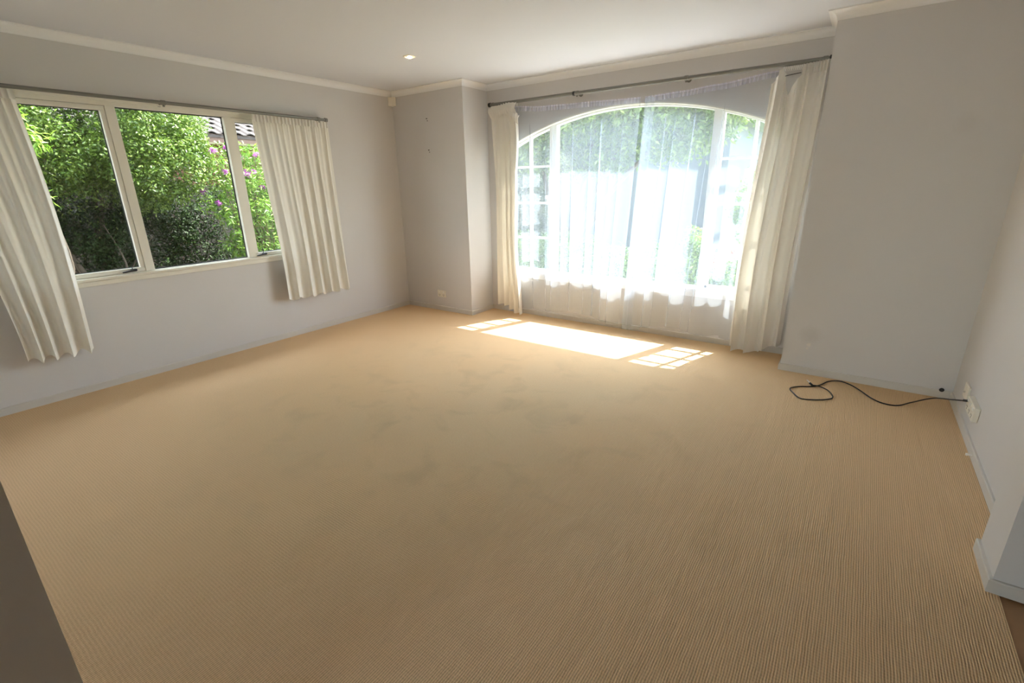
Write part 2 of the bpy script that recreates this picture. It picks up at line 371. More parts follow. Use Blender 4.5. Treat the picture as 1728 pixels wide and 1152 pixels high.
for (x0, x1, xv) in ((AX0+.04, MULL[0]-.032, 1.534), (MULL[1]+.032, AX1-.04, 3.674)):
    s = MB(); t = .022
    s.box(x0, x1, GY-.026, GY+.02, AZ0+.035, AZ0+.035+t); s.box(x0, x0+t, GY-.026, GY+.02, AZ0+.035, arch_z(x0+t, 2.05)); s.box(x1-t, x1, GY-.026, GY+.02, AZ0+.035, arch_z(x1-t, 2.05))
    so_ = part(s.build('sash', M['frame_white']), w2)
    def sub(o): o.parent = so_; rel(o, so_); return o
    sub(MB().box(xv-.013, xv+.013, GY-.016, GY+.016, AZ0+.05, arch_z(xv, 2.055)).build('glazing_bar', M['frame_white']))
    for z in MUNT: sub(MB().box(x0, x1, GY-.012, GY+.012, z-.011, z+.011).build('glazing_bar', M['frame_white']))
    zz = [AZ0+.055] + list(MUNT)
    for (a, c_) in ((x0+.01, xv-.012), (xv+.012, x1-.01)):
        for i in range(4):
            z0 = zz[i]+.0
            if i < 3: g = MB().box(a, c_, GY+.001, GY+.004, z0, zz[i+1])
            else:
                n = 6; pts = [(a, GY+.001, z0), (c_, GY+.001, z0)] + [(c_+(a-c_)*k/n, GY+.001, arch_z(c_+(a-c_)*k/n, 2.055)) for k in range(n+1)]
                g = MB().prism(pts, [(p[0], p[1]+.003, p[2]) for p in pts])
            sub(g.build('pane', M['glass']))
    lx = x1-.02 if x0 < 2 else x0+.02
    lt = MB(); lt.box(lx-.045, lx+.012, GY-.044, GY-.026, 1.255, 1.295); lt.tube([(lx-.01, GY-.05, 1.28), (lx-.012, GY-.056, 1.20)], [.008, .006], 8)
    k = sub(lt.build('latch', M['white'])); k['label'] = 'white window latch'

# unseen glazed door added behind the camera to let in extra daylight
d1 = empty('fill_light_door_1', (3.05, -4.05, 0)); structure(d1)
dr = MB(); rect_ring(dr, 'y', -4.09, -4.02, 2.2, 3.9, 0, 2.3, .06); part(dr.build('fill_door_frame', M['frame'], bevel=.002), d1)
part(MB().box(3.01, 3.09, -4.08, -4.03, .06, 2.24).build('stile', M['frame'], bevel=.002), d1)
for a, c_ in ((2.26, 3.01), (3.09, 3.84)): part(MB().box(a, c_, -4.056, -4.052, .06, 2.24).build('pane', M['glass']), d1)
part(MB().tube([(3.05, -3.99, .95), (3.05, -3.99, 1.15)], .012, 10).build('handle', M['chrome']), d1)

# ------------------------------------------------------------------ curtain rods
def rod(name, axis, s0, s1, off, z, r, brackets, joint, label):
    P = (lambda s, d, zz: (d, s, zz)) if axis == 'x' else (lambda s, d, zz: (s, YB-d, zz))
    t = empty(name, P(s0, 0, z)); tag(t, label, 'curtain rod', 'curtain rods')
    part(MB().tube([P(s0, off, z), P(s1, off, z)], r, 14).build('rod', M['rod'], smooth=False), t)
    for s in brackets:
        m = MB(); m.tube([P(s, .0, z-.004), P(s, off+.006, z-.004)], .007, 8); m.tube([P(s-.014, off, z), P(s+.014, off, z)], r+.004, 14)
        m.tube([P(s, off, z-r), P(s, off, z-r-.016)], .008, 8)
        m.tube([P(s, .0, z), P(s, .006, z)], .022, 14)
        part(m.build('bracket', M['rod']), t)
    for s in (s0, s1):
        part(MB().tube([P(s-.012, off, z), P(s+.012, off, z)], r+.006, 14).build('end_cap', M['black'] if joint else M['rod']), t)
    for s in (joint or ()):
        part(MB().tube([P(s-.010, off, z), P(s+.010, off, z)], r+.004, 14).build('joint_ring', M['black']), t)
    return t
rod('curtain_rod', 'x', .50, 3.178, .08, 2.034, .0125, (.60, 1.80, 3.10), None, 'thin grey curtain rod above the three-light garden window')
rod('curtain_rod', 'y', 1.125, 4.118, .08, 2.196, .0155, (1.16, 2.142, 3.13, 4.08), (2.11,), 'thicker grey curtain rod with black joint above the arched window')

# ------------------------------------------------------------------ curtains
def cloth(name, fn, nu, nv, mat, parent, smooth=True):
    U = np.linspace(0, 1, nu+1); V = np.linspace(0, 1, nv+1)
    verts = [fn(u, v) for v in V for u in U]
    faces = [(j*(nu+1)+i, j*(nu+1)+i+1, (j+1)*(nu+1)+i+1, (j+1)*(nu+1)+i) for j in range(nv) for i in range(nu)]
    me = bpy.data.meshes.new(name); me.from_pydata(verts, [], faces); me.materials.append(mat)
    me.polygons.foreach_set('use_smooth', [smooth]*len(me.polygons)); me.update()
    o = bpy.data.objects.new(name, me); COL.objects.link(o)
    if parent: part(o, parent)
    return o
def lerp(a, b, t): return a+(b-a)*t
def sm(t): t = max(0, min(1, t)); return t*t*(3-2*t)
def interp(pts, x):
    if x <= pts[0][0]: return pts[0][1]
    for (a, b_), (c_, d_) in zip(pts[:-1], pts[1:]):
        if x <= c_: return lerp(b_, d_, sm((x-a)/(c_-a)) if c_ > a else 0)
    return pts[-1][1]

def folds(u, v, spec):
    d = s = 0
    for (n, ph, a0, a1, wob) in spec:
        a = lerp(a0, a1, sm(v)) if n < 15 else a0*math.exp(-v*14); t = 2*math.pi*(n*u + wob*math.sin(2*math.pi*(u*1.3+ph)) + ph)
        d += a*math.sin(t); s += a*.30*math.cos(t+.6)
    return d, s

def hooks(parent, P, ss, z, off):
    for s in ss:
        m = MB(); m.tube([P(s, off, z+.000), P(s, off, z-.018)], .004, 6); m.tube([P(s-.004, off-.004, z-.016), P(s+.004, off+.006, z-.032)], .003, 6)
        part(m.build('curtain_hook', M['white']), parent)

PX = lambda s, d, z: (d, s, z)
PY = lambda s, d, z: (s, YB-d, z)

# garden window, curtain beside the room corner
def c1(u, v):
    z0 = 2.012 - .010*math.sin(u*40)*0; z1 = .378 + .014*math.sin(u*2*math.pi*6+1) + .014*abs(u-.5)
    d, s = folds(u, v, ((6.2, .10, .006, .030, .16), (13.5, .35, .008, .004, .05), (27, .2, .006, .0, .03)))
    nar = 1 - .03*math.sin(math.pi*v)
    y = lerp(lerp(2.447, 2.500, sm(v*1.1)), lerp(3.180, 3.205, v), .5+(u-.5)*nar) + s
    return (.075 + d + .012*v, y, lerp(z0, z1, v))
t = empty('curtain', (.08, 2.82, .38)); tag(t, 'cream sill-length curtain on the garden window, beside the room corner', 'curtain', 'cream curtains on the garden window')
cloth('fabric', c1, 260, 60, M['lined'], t)
def c1h(u, v):
    d, s = folds(u, 0, ((22, .1, .007, 0, .05),)); return (.089+d, lerp(2.452, 3.178, u)+s, lerp(2.017, 1.962, v))
cloth('heading_tape', c1h, 220, 4, M['heading'], t)
def c1l(u, v):
    d, s = folds(u, v, ((3.1, .3, .003, .012, .1),)); return (.030+d*.6, lerp(2.78, 3.228, u)+s+.012*v, lerp(2.0, .425, v))
cloth('lining', c1l, 60, 20, M['lined'], t)
hooks(t, PX, [2.46+.0655*i for i in range(12)], 2.021, .082)

def c2(u, v):
    z1 = .335 + .016*math.sin(u*2*math.pi*4+.5) - .01*u
    d, s = folds(u, v, ((4.1, .62, .006, .034, .14), (9.5, .15, .009, .003, .05), (19, .2, .006, .0, .03)))
    y = lerp(lerp(.545, .655, sm(v)), lerp(.985, 1.000, v) + .028*math.sin(math.pi*v), u) + s
    return (.078 + d + .01*v, y, lerp(2.012, z1, v))
t = empty('curtain', (.08, .8, .33)); tag(t, 'cream sill-length curtain on the garden window, cut off by the picture edge', 'curtain', 'cream curtains on the garden window')
cloth('fabric', c2, 200, 60, M['lined'], t)
def c2h(u, v):
    d, s = folds(u, 0, ((15, .1, .008, 0, .05),)); return (.09+d, lerp(.55, .985, u)+s, lerp(2.017, 1.962, v))
cloth('heading_tape', c2h, 150, 4, M['heading'], t)
hooks(t, PX, [.56+.06*i for i in range(8)], 2.021, .082)

# arched window, straight curtain
def c3(u, v):
    top = interp(((0, 2.150), (.2, 2.168), (.8, 2.165), (.86, 2.11), (1, 2.03)), u)
    z1 = interp(((0, .105), (.35, .095), (.45, .06), (.7, .055), (.78, .022), (1, .020)), u)
    d, s = folds(u, v, ((4.1, .15, .022, .042, .10), (9.0, .5, .014, .008, .06), (17, .2, .008, .0, .03)))
    l = 1.185 + .045*sm(v*2.2); r = 1.495 + .03*math.sin(min(1, v*4)*math.pi)*.5 - .02*sm(v*1.6) + .06*sm((v-.6)*2.5)
    return (lerp(l, r, u)+s, YB-.105-d-.015*v, lerp(top, z1, v))
t = empty('curtain', (1.35, YB-.11, .02)); tag(t, 'straight narrow cream curtain on the arched window, near the room corner', 'curtain', 'cream curtains on the arched window')
cloth('fabric', c3, 220, 80, M['curtain'], t)
def c3h(u, v):
    d, s = folds(u, 0, ((11, .1, .014, 0, .06),)); top = interp(((0, 2.150), (.15, 2.172), (.7, 2.185), (1, 2.180)), u) + .004*math.sin(u*60)
    w = .5 + (u-.5)*(1.10 - .16*sm(v)); k = 1-.6*sm(v)
    return (lerp(1.165, 1.475, w)+s, YB-.125-d*k-.022*math.sin(v*math.pi), lerp(top, top-.095-.012*math.sin(u*23), v))
cloth('heading_frill', c3h, 150, 6, M['heading'], t)
def c3f(u, v):
    d, s = folds(u, 0, ((3, .3, .012, 0, .06),)); w = .5+(u-.5)*(1-.35*v)
    return (lerp(1.425, 1.535, w)+s, YB-.13-d-.018*math.sin(v*math.pi), 2.105-.05*u-.075*v+.008*math.sin(u*14))
cloth('drooping_frill', c3f, 40, 8, M['heading'], t)
hooks(t, PY, [1.20+.034*i for i in range(9)], 2.180, .085)

# arched window, drooping curtain with part of its heading unhooked
def c4(u, v):
    top = interp(((0, 2.075), (.06, 2.11), (.16, 2.168), (.20, 2.14), (.29, 1.995), (.37, 1.985), (.47, 2.09), (.53, 2.165), (.6, 2.172), (1, 2.182)), u)
    z1 = interp(((0, .030), (.12, .010), (.55, .008), (.60, .03), (.74, .06), (.78, .075), (1, .10)), u)
    xt = interp(((0, 3.762), (.17, 3.838), (.30, 3.868), (.36, 3.882), (.53, 3.962), (1, 4.118)), u)
    xb = lerp(3.700, 4.100, u)
    d, s = folds(u, v, ((3.6, .85, .026, .050, .10), (8.3, .4, .016, .010, .06), (17, .2, .010, .0, .03)))
    k = sm(v*1.25); x = lerp(xt, xb, k) - .018*math.sin(math.pi*v)*(1-u)
    pull = .05*math.exp(-((v-.12)/.12)**2)*math.exp(-((u-.34)/.08)**2)
    return (min(x+s*.8, 4.132), YB-.108-d+pull-.03*v*(1-u), lerp(top, z1, v))
t = empty('curtain', (3.9, YB-.11, .01)); tag(t, 'wide floor-length cream curtain with sagging unhooked heading on the arched window', 'curtain', 'cream curtains on the arched window')
cloth('fabric', c4, 300, 110, M['curtain'], t)
def c4h(u, v):
    d, s = folds(u, 0, ((9, .1, .010, 0, .06),)); top = lerp(2.176, 2.188, u)
    return (min(lerp(3.955, 4.122, u)+s, 4.132), YB-.118-d-.010*math.sin(v*math.pi), top-.07*v)
cloth('heading_frill', c4h, 110, 6, M['heading'], t)
hooks(t, PY, [3.83+.0125*i for i in range(10)], 2.180, .085)
hooks(t, PY, [3.975+.028*i for i in range(6)], 2.180, .085)
part(MB().tube([PY(3.845, .09, 2.118), PY(3.89, .10, 2.122), PY(3.945, .09, 2.128)], .0022, 6).build('draw_cord', M['black']), t)

# sheers: two panels hanging from a sagging wire
def wire_z(x): return interp(((1.40, 2.150), (1.75, 2.122), (2.1, 2.112), (2.78, 2.095), (3.1, 2.104), (3.35, 2.120), (3.80, 2.160)), x)
def sheer_fn(xt0, xt1, xb0, xb1, hem, spec, bulge, nf, ph):
    wid = xt1-xt0
    def fn(u, v):
        d, s = folds(u, v, spec)
        uu = u + .022*math.sin(2*math.pi*(2.3*u+ph)) + .012*math.sin(2*math.pi*(5.1*u+.3+ph))
        a = wid/(2*math.pi*nf)*(1.12 + .30*math.sin(2*math.pi*(1.7*u+ph)))*sm(v*9)*min(1, u*20, (1-u)*20)
        t = 2*math.pi*nf*uu
        x = lerp(lerp(xt0, xt1, u), lerp(xb0, xb1, u), v) + a*math.sin(t) + s*.3
        xw = lerp(xt0, xt1, u)
        z = lerp(wire_z(xw), interp(hem, x), v)
        dep = .036 + lerp(0, bulge(u), sm(v)) + d + .55*a*math.cos(t)*(.5+.8*v)
        if z < .52: dep = max(dep, .042)
        return (x, YB-max(dep, .014), z)
    return fn
specA = ((3.3, .2, .002, .020, .22), (46, .1, .0030, .0, .02))
specB = ((2.7, .7, .002, .022, .22), (38, .1, .0030, .0, .02))
hemA = ((1.40, .075), (1.8, .085), (2.1, .112), (2.35, .095), (2.6, .055), (2.8, .05))
hemB = ((2.6, .030), (2.86, .035), (2.9, .075), (3.2, .11), (3.45, .075), (3.6, .10), (3.72, .085))
ta = empty('sheer_curtain', (2.05, YB-.06, .06)); tag(ta, 'wider white sheer panel on the arched window, beside the narrow cream curtain', 'sheer curtain', 'white sheers on the arched window')
cloth('fabric', sheer_fn(1.41, 2.742, 1.47, 2.672, hemA, specA, lambda u: .03+.045*sm((u-.72)*4)+.03*sm((.2-u)*5), 10.5, .15), 520, 70, M['sheer'], ta)
tb = empty('sheer_curtain', (3.25, YB-.06, .03)); tag(tb, 'narrower white sheer panel on the arched window, beside the sagging cream curtain', 'sheer curtain', 'white sheers on the arched window')
cloth('fabric', sheer_fn(2.787, 3.83, 2.712, 3.70, hemB, specB, lambda u: .035+.05*sm((.18-u)*6)+.035*sm((u-.55)*3), 8.5, .6), 440, 70, M['sheer'], tb)
# faint strip added across the gap between the sheers to lighten its dark line
def thin(u, v):
    d, s = folds(u, v, ((1.2, .3, .003, .010, .1),)); x = lerp(lerp(2.725, 2.80, u), lerp(2.65, 2.73, u), v)
    return (x, YB-.024-.035*sm(v)-d, lerp(wire_z(x), .06, v))
cloth('gap_lightener', thin, 12, 50, M['sheer_gap_veil'], ta)
# gathered leading edge of the narrower panel: the cloth doubled back on itself
def bunch(u, v):
    d, s = folds(u, v, ((2.0, .1, .006, .014, .1),)); x = lerp(lerp(2.785, 2.872, u), lerp(2.71, 2.81, u), v)+s
    xw = lerp(2.79, 2.88, u); return (x, YB-.05-.055*sm(v)-d, lerp(wire_z(xw)-.004, .030, v))
cloth('folded_edge', bunch, 60, 50, M['sheer'], tb)
def bandf(x0, x1, n):
    def fn(u, v):
        d, s = folds(u, 0, ((n, .1, .005, 0, .04),)); x = lerp(x0, x1, u); return (x+s, YB-.030-d, wire_z(x)+.012-.045*v)
    return fn
cloth('heading_band', bandf(1.41, 2.735, 44), 500, 3, M['sheer_band'], ta)
cloth('heading_band', bandf(2.775, 3.83, 36), 420, 3, M['sheer_band'], tb)

# ------------------------------------------------------------------ ceiling downlight, sensor, outlets, cable
dl = empty('downlight', (1.292, 3.176, H)); tag(dl, 'small round recessed ceiling downlight glowing warm', 'downlight')
x, y = 1.292, 3.176
part(MB().lathe([(.034, H-.001), (.036, H-.006), (.050, H-.004), (.053, H-.001)], 32, (x, y, 0)).build('trim_ring', M['white'], smooth=True), dl)
m, nt, p, out = nodes('downlight_reflector'); p.inputs['Base Color'].default_value = (.9, .8, .65, 1); p.inputs['Metallic'].default_value = 1; p.inputs['Roughness'].default_value = .2
part(MB().lathe([(.034, H-.002), (.030, H-.0045), (.012, H-.0035), (.0, H-.0035)], 32, (x, y, 0)).build('reflector', m, smooth=True), dl)
m, nt, p, out = nodes('lamp_glow'); p.inputs['Emission Color'].default_value = (1, .62, .30, 1); p.inputs['Emission Strength'].default_value = 14
part(MB().lathe([(.0, H-.0045), (.020, H-.0055), (.021, H-.008), (.013, H-.013), (.0, H-.014)], 24, (x, y, 0)).build('lamp', m, smooth=True), dl)
sp = bpy.data.lights.new('downlight_beam', 'SPOT'); sp.energy = 6; sp.color = (1, .72, .45); sp.spot_size = R(75); sp.spot_blend = .8; sp.shadow_soft_size = .02
spo = bpy.data.objects.new('downlight_beam', sp); COL.objects.link(spo); spo.location = (x, y, H-.03)

ms = empty('motion_sensor', (.03, YC-.03, 2.25)); tag(ms, 'small white corner motion sensor just below the cornice', 'sensor')
pts = [(0, 0), (.062, 0), (.062, -.012), (.045, -.040), (.012, -.062), (0, -.062)]
body = [(px, YC+py) for px, py in pts]
part(MB().prism([(a, b_, 2.258) for a, b_ in body], [(a, b_, 2.345) for a, b_ in body]).build('housing', M['dimwhite'], bevel=.003), ms)
part(MB().lathe([(.0, 2.254), (.012, 2.255), (.013, 2.262)], 12, (.03, YC-.028, 0)).build('lens', M['white'], smooth=True), ms)

def outlet(name, P, s0, s1, z0, z1, th, label, n, group='white power outlets'):
    t = empty(name, P((s0+s1)/2, 0, z0)); tag(t, label, 'outlet', group)
    def bx(a, b_, c_, e, f_, g):
        q = [P(a, c_, f_), P(b_, e, g)]; m = MB(); m.box(min(q[0][0], q[1][0]), max(q[0][0], q[1][0]), min(q[0][1], q[1][1]), max(q[0][1], q[1][1]), f_, g); return m
    part(bx(s0, s1, 0, th, z0, z1).build('plate', M['dimwhite'], bevel=.003), t)
    h = z1-z0
    for i in range(n):
        c_ = lerp(s0, s1, (i+.5)/n)
        part(bx(c_-.008, c_+.008, th-.001, th+.004, z1-.026, z1-.010).build('switch', M['white'], bevel=.001), t)
        for dx, dz in ((-.009, .030), (.009, .030), (0, .016)):
            part(bx(c_+dx-.0018, c_+dx+.0018, th-.002, th+.0006, z0+dz-.006, z0+dz+.005).build('slot', M['gasket']), t)
    return t
outlet('power_outlet', lambda s, d, z: (s, YC-d, z), .510, .635, .160, .240, .010, 'double power outlet low on the wall by the room corner', 2)
PW = lambda s, d, z: (W-d, s, z)
outlet('power_outlet', PW, 3.37, 3.57, .150, .232, .026, 'bulky power outlet low on the dark side wall with black cable plugged in', 3)
jt = empty('aerial_socket', PW(3.72, 0, .16)); tag(jt, 'small square aerial socket plate in the corner beside the bulky outlet', 'socket')
part(MB().box(W-.011, W, 3.685, 3.80, .150, .236).build('plate', M['dimwhite'], bevel=.003), jt)
part(MB().tube([(W-.010, 3.745, .19), (W-.018, 3.745, .19)], .006, 12).build('connector', M['chrome']), jt)

def spline(pts, n=12):
    pts = [Vector(p) for p in pts]; P = [pts[0]*2-pts[1]] + pts + [pts[-1]*2-pts[-2]]; out = []
    for i in range(1, len(P)-2):
        for k in range(n):
            t = k/n; a, b_, c_, d_ = P[i-1:i+3]
            out.append(.5*((2*b_)+(c_-a)*t+(2*a-5*b_+4*c_-d_)*t*t+(3*b_-a-3*c_+d_)*t**3))
    return out + [pts[-1]]
cb = empty('cable', (4.6, 3.8, 0)); tag(cb, 'thin black cable looping over the carpet to the wall outlet', 'cable')
cp = [(W-.034, 3.545, .205), (W-.070, 3.68, .150), (5.03, 3.90, .06), (4.93, 3.875, .015), (4.86, 3.80, .0052), (4.79, 3.785, .0052), (4.725, 3.835, .0052), (4.66, 3.945, .0052), (4.60, 4.03, .0052), (4.535, 4.068, .0052), (4.47, 4.02, .006),
      (4.42, 3.905, .0052), (4.37, 3.845, .0052), (4.30, 3.80, .0052), (4.255, 3.735, .0052), (4.285, 3.655, .0052), (4.335, 3.585, .0052), (4.42, 3.615, .0052), (4.49, 3.675, .0052), (4.508, 3.735, .0052), (4.475, 3.815, .012), (4.42, 3.855, .015), (4.375, 3.860, .012)]
part(MB().tube(spline(cp, 8), .0042, 8).build('lead', M['black'], smooth=True), cb)
part(MB().tube([(4.377, 3.860, .013), (4.362, 3.878, .018)], .0075, 10).build('plug_collar', M['black']), cb)
part(MB().tube([(4.362, 3.878, .018), (4.340, 3.905, .026)], .0045, 10).build('plug_tip', M['chrome']), cb)
part(MB().tube([(W-.026, 3.542, .208), (W-.042, 3.56, .200)], .007, 10).build('plug', M['black']), cb)

for (sx, sz, lab) in ((.521, 2.092, 'tiny dark screw in the wall, higher of two'), (.524, 1.781, 'tiny dark screw in the wall, lower of two')):
    t = empty('wall_screw', (sx, YC, sz)); tag(t, lab, 'screw', 'screws left in the wall')
    part(MB().tube([(sx, YC, sz), (sx, YC-.012, sz-.002)], .003, 8).build('shank', M['screw']), t)
    part(MB().tube([(sx, YC-.012, sz-.002), (sx, YC-.015, sz-.0025)], .0055, 10).build('head', M['screw']), t)
    part(MB().tube([(sx, YC, sz-.022), (sx, YC-.002, sz-.022)], .005, 10).build('plug_hole', M['gasket']), t)
t = empty('cable_grommet', (5.092, YC-.012, .055)); tag(t, 'small black grommet at the skirting top in the dark corner', 'grommet')
part(MB().lathe([(.0, -.003), (.007, -.003), (.013, -.0025), (.014, .0)], 16, (5.092, YC-.010, .056), 'y').build('ring', M['black']), t)
part(MB().lathe([(.0, -.0045), (.006, -.0045), (.006, -.002)], 12, (5.092, YC-.010, .056), 'y').build('bung', M['gasket']), t)
t = empty('door_stop', (W-.012, 3.22, .026)); tag(t, 'tiny white stop screwed to the side wall skirting', 'door stop')
part(MB().tube([(W-.012, 3.22, .028), (W-.030, 3.22, .028)], .005, 10).build('post', M['white']), t)
part(MB().tube([(W-.030, 3.22, .028), (W-.038, 3.22, .028)], .0075, 10).build('tip', M['white']), t)

# ------------------------------------------------------------------ garden
GZ = -.25
M['grass'] = simple('lawn', (.10, .17, .04), .9, var=.4, vscale=14)
M['paving'] = simple('pale_concrete', (.30, .29, .27), .85, var=.1, vscale=4)
M['soil'] = simple('garden_soil', (.05, .038, .025), .95, var=.3, vscale=10)
M['fence'] = simple('stained_fence', (.025, .02, .016), .85, var=.3, vscale=5)
M['bark'] = simple('bark', (.09, .07, .05), .9, var=.4, vscale=20, bump=.6, bscale=40)
M['stem'] = simple('green_stem', (.13, .11, .05), .7)
M['tile'] = simple('roof_tile', (.045, .036, .032), .85, var=.3, vscale=7)
M['fascia'] = simple('fascia_brown', (.11, .06, .04), .6)
M['leaf_dense'] = leafmat('leaf_dense', [(.05, .095, .012), (.085, .155, .02), (.14, .22, .035), (.21, .29, .055)], .34, .3)
M['leaf_lime'] = leafmat('leaf_lime', [(.10, .20, .02), (.20, .34, .04), (.30, .44, .07)], .45, .4)
M['leaf_fresh'] = leafmat('leaf_fresh', [(.08, .18, .02), (.14, .27, .035), (.24, .36, .05)], .45, .4)
M['leaf_shade_dark'] = leafmat('leaf_shade_dark', [(.010, .022, .005), (.018, .038, .008), (.03, .06, .012)], .5, .2, .15)  # leaf colour darkened to carry the shade under the tree
M['leaf_screen'] = leafmat('leaf_screen', [(.07, .10, .06), (.10, .14, .08), (.14, .18, .10)], .6, .45, .12)
M['petal_purple'] = leafmat('petal_purple', [(.35, .08, .35), (.50, .15, .50)], .6, .4)
M['petal_red'] = leafmat('petal_red', [(.75, .05, .05), (.85, .12, .10)], .6, .4)

structure(MB().box(-14, 14, 7.4, 26, GZ-.1, GZ).build('ground_front', M['grass']))
structure(MB().box(-14, 14, 4.66, 7.4, GZ-.1, GZ).build('ground_bounce_paving', M['paving']))  # out-of-view paving added in place of lawn for a neutral light bounce
structure(MB().box(-14, -.13, -4.1, 4.66, GZ-.1, GZ).build('ground_side', M['soil']))
structure(MB().box(-14, 14, -14, -4.1, GZ-.1, GZ).build('ground_back', M['paving']))
structure(MB().box(-14, 14, 9.4, 12.4, GZ, GZ+.02).build('ground_driveway', M['paving']))

def leaves(name, clumps, length, width, mat, parent, seed=1, up_bias=.5, shell=(.55, 1.05), fold=.25, droop=0.0):
    g = np.random.default_rng(seed)
    C = np.concatenate([np.tile(np.array([c_], float), (n, 1)) for c_, r, n in clumps]); Rr = np.concatenate([np.tile(np.array([r], float).reshape(1, -1), (n, 1)) if np.ndim(r) else np.full((n, 3), r) for c_, r, n in clumps])
    N = len(C); d = g.normal(size=(N, 3)); d /= np.linalg.norm(d, axis=1)[:, None]
    rad = g.uniform(shell[0], shell[1], N)[:, None]
    P = C + d*Rr*rad
    nrm = d*.7 + g.normal(size=(N, 3))*.55 + np.array([0, 0, up_bias]); nrm /= np.linalg.norm(nrm, axis=1)[:, None]
    a = np.cross(nrm, g.normal(size=(N, 3))); a[:, 2] -= droop; a -= nrm*(a*nrm).sum(1)[:, None]; a /= np.linalg.norm(a, axis=1)[:, None]
    b_ = np.cross(nrm, a); L = (length*g.uniform(.7, 1.3, N))[:, None]; Wd = (width*g.uniform(.8, 1.25, N))[:, None]
    lift = nrm*Wd*fold
    V = np.stack([P, P+a*L*.45+b_*Wd*.5+lift, P+a*L, P+a*L*.45-b_*Wd*.5+lift], 1).reshape(-1, 3)
    idx = np.arange(N)*4; F = np.stack([idx, idx+1, idx+2, idx, idx+2, idx+3], 1).reshape(-1)
    me = bpy.data.meshes.new(name); me.vertices.add(N*4); me.vertices.foreach_set('co', V.astype(np.float32).ravel())
    me.loops.add(N*6); me.loops.foreach_set('vertex_index', F.astype(np.int32)); me.polygons.add(N*2)
    me.polygons.foreach_set('loop_start', np.arange(0, N*6, 3, dtype=np.int32)); me.polygons.foreach_set('loop_total', np.full(N*2, 3, np.int32))
    me.update(calc_edges=True); me.materials.append(mat)
    o = bpy.data.objects.new(name, me); COL.objects.link(o); o['kind'] = 'stuff'
    if parent: part(o, parent)
    return o
def blob_clumps(center, radii, n, r, k, seed, surface=.75):
    g = np.random.default_rng(seed); out = []
    for i in range(n):
        d = g.normal(size=3); d /= np.linalg.norm(d); q = g.uniform(surface, 1.0)
        p = np.array(center)+d*np.array(radii)*q
        if p[2] < GZ+.1: p[2] = GZ+.1+abs(g.normal())*.1
        out.append((p, r*g.uniform(.7, 1.3), k))
    return out
def plant(name, base, label, cat, group=None):
    t = empty(name, base); tag(t, label, cat, group); return t
def branchy(base, tips, r0, seed, mat, parent, name='trunk'):
    g = np.random.default_rng(seed); m = MB(); base = Vector(base)
    for tip in tips:
        tip = Vector(tip); mid = base.lerp(tip, .5) + Vector((g.normal()*.08, g.normal()*.08, .1))
        m.tube(spline([base, base.lerp(mid, .5)+Vector((g.normal()*.03, g.normal()*.03, 0)), mid, tip], 4), [r0*(1-.8*i/12) for i in range(13)], 7)
    return part(m.build(name, mat, smooth=True), parent)

# big dense tree filling the left part of the garden window
t = plant('garden_tree', (-3.9, 2.2, GZ), 'large dense small-leaved green tree filling the middle of the garden window', 'tree')
branchy((-4.2, 2.2, GZ), [(-3.9, 1.6, 2.6), (-3.8, 2.6, 2.6), (-4.2, 2.2, 4.6), (-4.2, 3.0, 2.6), (-4.1, -.6, 2.4)], .055, 3, M['bark'], t)
cl = blob_clumps((-3.75, 2.15, 2.45), (1.15, 1.58, 1.15), 430, .17, 130, 11, .72) + blob_clumps((-3.3, 2.9, 1.75), (.75, .75, .55), 110, .15, 120, 12, .6) + blob_clumps((-4.1, 2.1, 2.0), (.7, 1.4, 1.0), 130, .32, 150, 13, .2)
big = blob_clumps((-4.3, 1.6, 4.3), (1.7, 2.6, 1.6), 260, .45, 60, 14, .5) + blob_clumps((-3.7, -1.3, 2.3), (1.4, 2.2, 2.6), 260, .42, 80, 15, .5)  # unseen upper and side foliage, added to block sky light from the window
leaves('foliage', cl, .046, .022, M['leaf_dense'], t, 5, .75)
leaves('sky_block_crown', big, .13, .08, M['leaf_dense'], t, 55, .6)
# undergrowth beneath it, the canopy's shade put into its near-black leaf colour
t = plant('garden_shrub', (-3.9, 2.3, GZ), 'shade-darkened leafy undergrowth shrub at the foot of the dense tree', 'shrub')
branchy((-3.9, 2.3, GZ), [(-3.7, 1.8, .7), (-3.8, 2.8, .8), (-3.9, 2.3, 1.0)], .03, 8, M['bark'], t, 'stems')
leaves('foliage', blob_clumps((-4.25, 2.5, .75), (.45, 1.9, .95), 230, .18, 130, 21, .3), .048, .024, M['leaf_shade_dark'], t, 6, .6)
# yellow-green branch bush at the left edge
t = plant('garden_shrub', (-2.2, 1.15, GZ), 'bright yellow-green bush behind the curtain cut off by the picture edge', 'shrub')
branchy((-2.2, 1.15, GZ), [(-2.2, 1.35, 1.75), (-2.1, 1.3, 2.1), (-2.3, 1.1, 1.5), (-2.2, 1.45, 1.4)], .03, 9, M['bark'], t, 'stems')
leaves('foliage', blob_clumps((-2.25, 1.12, 1.75), (.40, .40, .50), 26, .15, 90, 31, .5), .085, .022, M['leaf_lime'], t, 7, .5, droop=.6)
